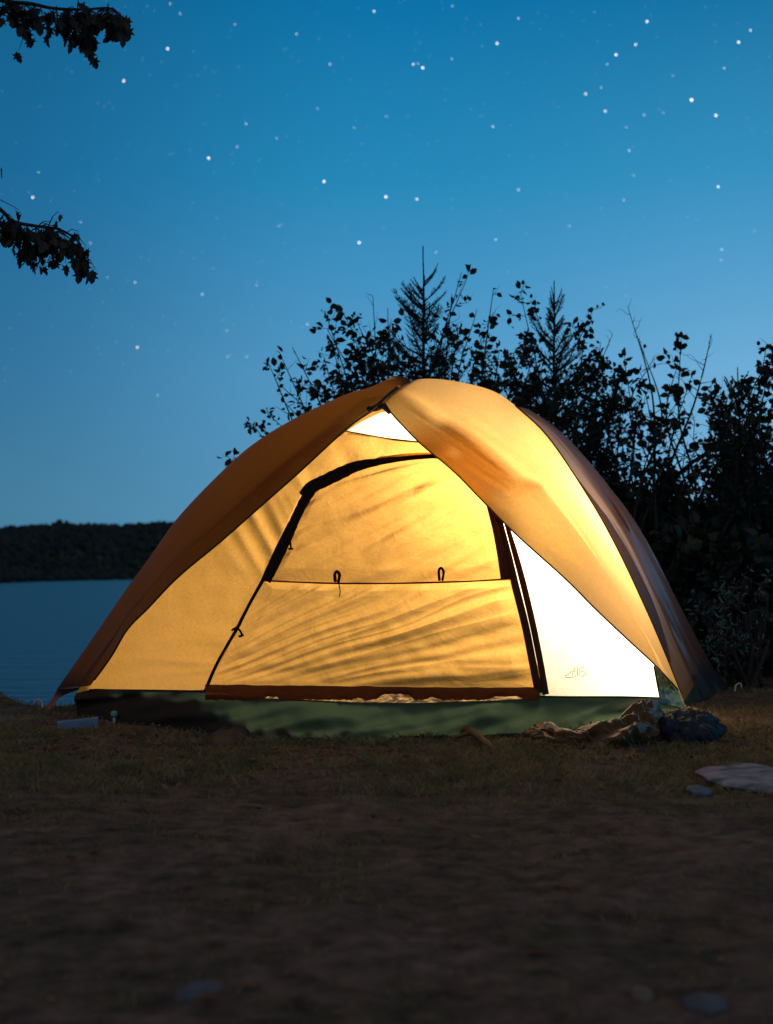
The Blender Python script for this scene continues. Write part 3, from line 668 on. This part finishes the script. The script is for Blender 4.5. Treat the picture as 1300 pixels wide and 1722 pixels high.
# ------------------------------------------------------------------ grass and dry leaves (uncountable)
gb = MB()
def gz(x, y): return ground_z(x, y)
cnt = 0
while cnt < 42000:
    y = rng.uniform(1.5, 7.2) ; x = rng.uniform(-0.30, 0.30) * y * 1.15
    px, py = pix((x, y, 0))
    dens = 0.25 + 0.75 * (nz(x * 1.8, y * 1.8, 3) > -0.05)
    band = math.exp(-((y - 4.4) / 0.8) ** 2) + 0.20 * (nz(x * 2.5, y * 2.5, 8) > 0.02) + 0.04 + 0.3 * (y > 5)
    if rng.random() > dens * band: continue
    if 150 < px < 1150 and y > baseY(px) - 0.07 and y < 7.5: continue
    if y > interp(x, SHORE) - 0.05: continue
    z = gz(x, y); h = rng.uniform(0.006, 0.021) * (1.2 if y > 3.6 else 0.6); a = rng.uniform(0, 2 * math.pi); w = rng.uniform(0.0008, 0.0019); l = rng.uniform(0.1, 1.3) * h; b = rng.uniform(0, 2 * math.pi)
    dx, dy = w * math.cos(a), w * math.sin(a)
    gb.add([(x - dx, y - dy, z - 0.004), (x + dx, y + dy, z - 0.004), (x + dx * .7 + l * .4 * math.cos(b), y + dy * .7 + l * .4 * math.sin(b), z + h * .6), (x + l * math.cos(b), y + l * math.sin(b), z + h)], [(0, 1, 2), (0, 2, 3)])
    cnt += 1
tag(gb.build('grass', M_grass, smooth=False), 'short sparse dry grass on the soil before the tent', 'grass', kind='stuff')
lb = MB(); cnt = 0
while cnt < 1100:
    y = rng.uniform(1.6, 6.6); x = rng.uniform(-0.3, 0.3) * y * 1.1; px, py = pix((x, y, 0))
    if 150 < px < 1150 and y > baseY(px) - 0.05: continue
    if y > interp(x, SHORE) - 0.05: continue
    if rng.random() > 0.02 + math.exp(-((y - 4.6) / 0.45) ** 2): continue
    z = gz(x, y) + 0.004; s = rng.uniform(0.006, 0.018); a = rng.uniform(0, 6.28); c_, s_ = math.cos(a), math.sin(a); cu = rng.uniform(0.1, 0.7)
    pts = [(-1, 0, 0.2), (-0.3, 0.5, cu), (0.5, 0.4, cu), (1.1, 0, 0.3), (0.4, -0.45, cu), (-0.35, -0.5, cu), (0, 0, 0)]
    lb.add([(x + s * (p * c_ - q * s_), y + s * (p * s_ + q * c_), z + s * r) for p, q, r in pts], [(0, 1, 6), (1, 2, 6), (2, 3, 6), (3, 4, 6), (4, 5, 6), (5, 0, 6)])
    cnt += 1
tag(lb.build('fallen_leaves', M_dryleaf, smooth=False), 'small dry leaves and debris scattered on the soil', 'leaves', kind='stuff')

# ------------------------------------------------------------------ vegetation
def nrm(v): v = np.asarray(v, float); return v / (np.linalg.norm(v) + 1e-9)
OV = [(0, 0), (0.28, 0.36), (0.62, 0.40), (1.0, 0.0), (0.62, -0.40), (0.28, -0.36)]
def leaf(mb_, p, d, nrm_, L, wd=1.0, curl=0.15):
    d = nrm(d); s = nrm(np.cross(nrm_, d)); n_ = np.cross(d, s)
    v = [tuple(p + L * (a * d + b * wd * s + (curl * abs(b) * 2 - curl * a * a) * n_)) for a, b in OV]
    mb_.add(v, [(0, 1, 2, 3), (0, 3, 4, 5)])
def twig(wood, leaves, p, d, L, r, lv, dens, lsize, droop, wdt):
    n = max(3, int(L / 0.05)); P = [np.array(p)]; d = nrm(d)
    for i in range(n):
        d = nrm(d + rng.normal(0, 0.20, 3) + np.array([0, 0, 0.07])); P.append(P[-1] + d * L / n)
    wood.tube(P, np.linspace(r, r * 0.35, len(P)), 4, cap=False)
    for i in range(1, len(P)):
        dd = nrm(P[i] - P[i - 1])
        if lv > 0 and i > 0 and rng.random() < 0.38:
            sd_ = nrm(np.cross(dd, rng.normal(0, 1, 3)))
            twig(wood, leaves, P[i], dd * 0.6 + sd_ * 0.8, L * rng.uniform(0.35, 0.8), r * 0.5, lv - 1, dens, lsize, droop, wdt)
        if lv <= 1 or i > len(P) * 0.7:
            for q in range(rng.poisson(dens)):
                sd_ = nrm(np.cross(dd, rng.normal(0, 1, 3)))
                ld = nrm(dd * 0.5 + sd_ * 0.9 + np.array([0, 0, -droop]))
                leaf(leaves, P[i] - dd * rng.random() * 0.05 + ld * 0.010, ld, rng.normal(0, 1, 3), lsize * rng.uniform(0.5, 1.25), wdt)
def shrub(base_px, Y, tips, label, lsize=0.05, dens=1.7, sidetw=9, lv=1, lmat=M_leaf, group='shrubs growing behind the tent', droop=0.35, wdt=1.0, name='leafy_shrub', tl=0.34, start=0.3, bare=()):
    base = np.array(at(base_px, 1000, Y)); base[2] = -0.03
    wdt *= 0.82; root = tag(empty(name, tuple(base)), label, 'shrub', group); wood, lv_ = MB(), MB()
    for k, tp in enumerate(tips):
        yy = Y + rng.uniform(-0.35, 0.35); tip = np.array(at(tp[0], tp[1], yy))
        b0 = base + np.array([rng.uniform(-.12, .12), rng.uniform(-.1, .1), 0])
        lean = np.array([math.copysign(1, tip[0] - base[0]), 0, 0]); m1 = lerp(b0, tip, 0.4) + np.array([rng.normal(0, .12), rng.normal(0, .10), 0.14]); m2 = lerp(b0, tip, 0.75) - lean * rng.uniform(0.02, 0.16) + rng.normal(0, 0.06, 3)
        P = cr([b0, m1, m2, tip], 34); wood.tube(P, np.linspace(0.013, 0.0018, 34), 5, cap=False)
        isbare = k in bare
        for i in range(int(34 * start), 34):
            dd = nrm(P[i] - P[i - 1]); t = i / 34
            if rng.random() < sidetw / (34 * (1 - start)):
                sd_ = nrm(np.cross(dd, rng.normal(0, 1, 3)))
                twig(wood, lv_, P[i], dd * 0.35 + sd_ * 0.9 + np.array([0, 0, .15]), tl * (1.15 - t) * rng.uniform(0.5, 1.2), 0.004 * (1.2 - t) + .0008, lv, 0 if isbare else dens, lsize, droop, wdt)
            if t > 0.6 and not isbare and rng.random() < 0.6:
                for q in range(rng.poisson(dens * 0.7)):
                    sd_ = nrm(np.cross(dd, rng.normal(0, 1, 3))); ld = nrm(dd * .4 + sd_ + np.array([0, 0, -droop]))
                    leaf(lv_, P[i], ld, rng.normal(0, 1, 3), lsize * rng.uniform(0.6, 1.1), wdt)
    wood.build('stems', M_bark, root); lv_.build('foliage', lmat, root, smooth=False); return root

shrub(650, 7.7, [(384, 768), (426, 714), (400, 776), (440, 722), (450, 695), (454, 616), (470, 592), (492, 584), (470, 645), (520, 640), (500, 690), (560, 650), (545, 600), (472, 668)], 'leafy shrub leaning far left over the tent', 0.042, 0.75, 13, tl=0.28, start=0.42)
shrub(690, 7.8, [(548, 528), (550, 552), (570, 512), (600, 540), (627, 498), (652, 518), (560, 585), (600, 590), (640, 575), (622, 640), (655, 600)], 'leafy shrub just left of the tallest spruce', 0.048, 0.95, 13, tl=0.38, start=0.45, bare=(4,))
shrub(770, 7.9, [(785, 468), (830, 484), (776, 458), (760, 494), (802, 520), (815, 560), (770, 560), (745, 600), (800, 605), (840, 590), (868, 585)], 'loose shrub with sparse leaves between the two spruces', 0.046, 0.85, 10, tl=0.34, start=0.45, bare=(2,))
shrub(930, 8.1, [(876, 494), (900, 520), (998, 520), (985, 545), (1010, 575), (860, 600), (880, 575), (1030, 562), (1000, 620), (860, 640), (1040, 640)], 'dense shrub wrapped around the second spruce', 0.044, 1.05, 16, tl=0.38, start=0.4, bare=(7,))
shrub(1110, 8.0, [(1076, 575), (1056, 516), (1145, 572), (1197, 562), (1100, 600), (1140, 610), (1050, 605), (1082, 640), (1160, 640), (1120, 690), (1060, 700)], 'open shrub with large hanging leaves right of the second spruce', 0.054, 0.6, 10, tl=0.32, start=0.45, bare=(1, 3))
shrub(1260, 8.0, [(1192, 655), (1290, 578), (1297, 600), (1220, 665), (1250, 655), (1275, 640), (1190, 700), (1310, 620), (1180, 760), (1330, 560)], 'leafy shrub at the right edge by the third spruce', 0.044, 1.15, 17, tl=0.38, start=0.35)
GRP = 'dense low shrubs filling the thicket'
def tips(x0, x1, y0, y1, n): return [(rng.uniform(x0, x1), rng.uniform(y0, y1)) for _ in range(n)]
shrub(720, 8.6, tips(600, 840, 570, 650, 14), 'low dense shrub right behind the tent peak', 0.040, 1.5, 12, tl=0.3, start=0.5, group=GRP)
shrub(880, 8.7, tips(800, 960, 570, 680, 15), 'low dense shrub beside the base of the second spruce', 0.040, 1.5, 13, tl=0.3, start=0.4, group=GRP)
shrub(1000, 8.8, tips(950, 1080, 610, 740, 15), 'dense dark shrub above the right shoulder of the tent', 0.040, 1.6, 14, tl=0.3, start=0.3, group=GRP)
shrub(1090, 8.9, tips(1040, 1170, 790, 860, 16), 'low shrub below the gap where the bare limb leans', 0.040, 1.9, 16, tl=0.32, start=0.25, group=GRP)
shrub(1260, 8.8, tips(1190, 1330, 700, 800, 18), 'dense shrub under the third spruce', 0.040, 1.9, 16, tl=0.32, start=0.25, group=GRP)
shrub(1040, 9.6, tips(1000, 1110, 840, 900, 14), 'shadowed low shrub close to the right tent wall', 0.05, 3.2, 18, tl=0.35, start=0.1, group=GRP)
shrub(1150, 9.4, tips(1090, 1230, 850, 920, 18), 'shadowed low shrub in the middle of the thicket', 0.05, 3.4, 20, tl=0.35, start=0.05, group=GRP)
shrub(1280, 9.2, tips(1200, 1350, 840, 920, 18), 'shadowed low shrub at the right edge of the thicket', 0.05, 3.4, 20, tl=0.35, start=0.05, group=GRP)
# thicket undergrowth, nobody could count it
ub = MB()
for q in range(30000):
    x = rng.uniform(0.75, 4.5); y = rng.uniform(7.6, 12.5)
    top = 0.85 + 0.12 * nz(x * 2, y * 2) + 0.07 * (y - 8)
    p = np.array([x, y, top * rng.random() ** 0.8]); leaf(ub, p, rng.normal(0, 1, 3), rng.normal(0, 1, 3), rng.uniform(0.05, 0.10))
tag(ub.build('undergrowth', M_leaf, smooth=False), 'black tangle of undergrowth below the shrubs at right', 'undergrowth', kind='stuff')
# pale leafed shrub lit at right
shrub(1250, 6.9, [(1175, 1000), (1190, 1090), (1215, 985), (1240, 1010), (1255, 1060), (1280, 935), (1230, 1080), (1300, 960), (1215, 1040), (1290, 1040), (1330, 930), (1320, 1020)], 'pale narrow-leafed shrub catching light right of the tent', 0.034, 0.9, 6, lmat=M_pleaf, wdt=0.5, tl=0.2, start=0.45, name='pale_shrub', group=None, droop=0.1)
# leaning bare limb
root = tag(empty('leaning_tree', at(1105, 1000, 8.3)[:2] + (0,)), 'thin bare tree leaning right through the gap in the thicket', 'tree')
w = MB(); P = cr([at(1085, 1000, 8.3)[:2] + (-0.02,), at(1108, 850, 8.3), at(1150, 790, 8.3), at(1200, 752, 8.35), at(1225, 715, 8.4)], 40); w.tube(P, np.linspace(0.022, 0.006, 40), 6, cap=False); w.build('trunk', M_bark, root)
w = MB(); l_ = MB()
for i in range(12, 40, 2): twig(w, l_, P[i], nrm(P[i] - P[i - 1]) + rng.normal(0, 0.6, 3) + np.array([0, 0, .5]), 0.28, 0.004, 1, 0.25, 0.04, 0.3, 1)
w.build('branch', M_bark, root); l_.build('foliage', M_leaf, root, smooth=False)

def spruce(px, py, Y, label, spread, seed, lead=0.24):
    r_ = np.random.default_rng(seed); tip = np.array(at(px, py, Y)); H = tip[2]; bx, by = tip[0], tip[1]
    root = tag(empty('spruce_tree', (bx, by, 0)), label, 'spruce tree', 'young spruces behind the tent')
    tk = MB(); tr_ = [np.array([bx + 0.012 * nz(z * 3, seed), by, z]) for z in np.linspace(-0.03, H, 40)]
    tk.tube(tr_, np.linspace(0.030, 0.0028, 40), 7, cap=False); tk.build('trunk', M_bark, root)
    br, nd = MB(), MB()
    def needles(P, dn, L=0.012):
        for i in range(1, len(P)):
            a, b = P[i - 1], P[i]; dd = nrm(b - a); ln = np.linalg.norm(b - a)
            for q in range(int(ln * dn)):
                p = lerp(a, b, r_.random()); s = nrm(np.cross(dd, r_.normal(0, 1, 3))); d = nrm(dd * 0.8 + s)
                e = p + d * L * r_.uniform(0.7, 1.2); o_ = nrm(np.cross(d, r_.normal(0, 1, 3))) * 0.0015
                nd.add([tuple(p - o_), tuple(p + o_), tuple(e)], [(0, 1, 2)])
    needles([p for p in tr_ if p[2] > H - lead * 1.6][::2], 300, 0.010)
    z = H - lead
    while z > 0.35:
        dz = H - z; L = min(spread, 0.045 + dz * 0.42)
        for q in range(int(r_.integers(4, 7))):
            a = r_.uniform(0, 6.28); up = max(0.0, 1.35 - dz * 1.0) + r_.uniform(-.3, .35)
            d = nrm(np.array([math.cos(a), math.sin(a), up])); l = L * r_.uniform(0.45, 1.2); n = 7
            P = [np.array([bx, by, z + r_.uniform(-0.03, 0.03)])]
            for i in range(n): P.append(P[-1] + nrm(d + np.array([0, 0, -0.25 + 0.11 * i]) + r_.normal(0, .09, 3)) * l / n)
            br.tube(P, np.linspace(0.0065, 0.0018, n + 1), 4, cap=False); needles(P, 420)
            if dz > lead + 0.05:
                for i in range(2, n):
                    for sg in (-1, 1):
                        sd_ = nrm(np.cross(d, (0, 0, 1))) * sg; l2 = l * 0.30 * (1 - i / n * 0.7) * r_.uniform(0.6, 1.2)
                        Q = [P[i], P[i] + (d * 0.7 + sd_ * 0.8 + np.array([0, 0, 0.1])) * l2 * .5, P[i] + (d * 0.8 + sd_ * 0.7 + np.array([0, 0, 0.18])) * l2]
                        br.tube(Q, [0.003, 0.002, 0.0012], 3, cap=False); needles(Q, 420)
        z -= r_.uniform(0.045, 0.075)
    br.build('branch', M_bark, root); nd.build('needles', M_needle, root, smooth=False)
spruce(712, 414, 8.2, 'tallest young spruce standing right behind the tent peak', 0.42, 1, 0.24)
spruce(932, 472, 8.4, 'second young spruce above the right shoulder of the tent', 0.55, 2, 0.16)
spruce(1241, 617, 8.5, 'smallest young spruce near the right edge of the picture', 0.5, 5, 0.12)

# maple at left: trunk out of view, two limbs reach into the picture
mroot = tag(empty('maple_tree', (-3.4, 5.6, 0)), 'dark maple tree whose two leafy limbs hang in at upper left', 'maple tree')
tk = MB(); tk.tube(cr([(-3.4, 5.6, -0.1), (-3.35, 5.6, 1.0), (-3.42, 5.55, 2.2), (-3.3, 5.5, 4.2)], 30), np.linspace(0.13, 0.05, 30), 12); tk.build('trunk', M_bark, mroot)
LOB = []
for a, r in ((0, 0.08), (18, 0.42), (28, 0.66), (40, 0.40), (58, 0.88), (70, 0.50), (90, 1.0)):
    LOB.append((a, r))
def mleaf(mb_, p, L):
    """five lobed leaf hanging from p"""
    dn = nrm(np.array([rng.normal(0, .35), rng.normal(0, .35), -1])); s = nrm(np.cross(dn, rng.normal(0, 1, 3))); n_ = np.cross(dn, s)
    pts = [(0.0, -0.05)] + [(-0.28, 0.12), (-0.62, 0.05), (-0.42, 0.3), (-0.72, 0.55), (-0.36, 0.52), (-0.32, 0.8), (0, 1.05), (0.32, 0.8), (0.36, 0.52), (0.72, 0.55), (0.42, 0.3), (0.62, 0.05), (0.28, 0.12)]
    v = [tuple(p + L * (x * s * 0.8 + y * dn + 0.22 * abs(x) * n_)) for x, y in pts] + [tuple(p + L * 0.4 * dn)]
    k = len(pts); mb_.add(v, [(i, (i + 1) % k, k) for i in range(k)])
def limb(px_pts, Y, side, nl, scale, name='limb'):
    w, lf = MB(), MB()
    start = cr([(-3.36, 5.58, at(0, px_pts[0][1], Y)[2] - 0.25), lerp(np.array((-3.36, 5.58, 0)), np.array(at(-60, px_pts[0][1], Y)), .5) * np.array([1, 1, 0]) + np.array([0, 0, at(0, px_pts[0][1], Y)[2] + 0.05])] + [at(a, b, Y) for a, b in px_pts], 60)
    w.tube(start, np.linspace(0.012, 0.003, 60), 6, cap=False)
    o = w.build(name, M_bark, mroot)
    tw = MB()
    for (a, b, l0, n) in side:
        p0 = np.array(at(a, b, Y)); 
        for q in range(max(2, int(n * 0.7))):
            d = nrm(np.array([rng.normal(0.2, .6), rng.normal(0, .45), rng.normal(-0.40, .5)])); Lq = l0 * rng.choice([.5, .8, 1.1, 1.6]) * rng.uniform(.7, 1.2)
            P = [p0, p0 + d * Lq * .5 + np.array([0, 0, .008]), p0 + d * Lq + np.array([0, 0, -0.012])]
            tw.tube(P, [0.0028, 0.002, 0.001], 4, cap=False)
            for k in range(3):
                s = P[-1] if k == 0 else lerp(P[0], P[2], rng.random())
                e = s + np.array([rng.normal(0, .012), rng.normal(0, .012), -0.014]); tw.tube([s, e], 0.0008, 3, cap=False); mleaf(lf, e, scale * rng.uniform(0.6, 1.15))
    tw.build('branch', M_bark, o); lf.build('foliage', M_maple, o, smooth=False)
limb([(-70, -30), (0, 0), (50, 6), (90, 14), (140, 16), (185, 14), (206, 30)], 5.6,
     [(-60, -26, .12, 8), (-35, -12, .12, 9), (-15, -6, .10, 7), (10, 2, .05, 5), (30, 4, .09, 7), (42, 8, .10, 8), (60, 8, .10, 5), (95, 18, .07, 7), (115, 18, .08, 9), (130, 20, .10, 12), (150, 18, .10, 14), (165, 18, .08, 10), (180, 16, .07, 9), (195, 22, .05, 6), (203, 34, .04, 4), (2, 0, .08, 5), (40, 35, .06, 3), (150, 50, .05, 5)], 90, 0.055)
limb([(-70, 300), (0, 352), (22, 372), (60, 380), (100, 386), (130, 405), (142, 432)], 5.6,
     [(-60, 308, .10, 8), (-30, 332, .09, 8), (-45, 320, .12, 8), (5, 362, .06, 7), (18, 374, .07, 10), (30, 378, .08, 10), (45, 382, .08, 10), (60, 384, .08, 10), (78, 388, .07, 10), (92, 390, .07, 9), (108, 394, .06, 8), (122, 400, .05, 6), (132, 415, .04, 5), (140, 432, .045, 9), (84, 415, .05, 6), (45, 405, .05, 4)], 90, 0.048)
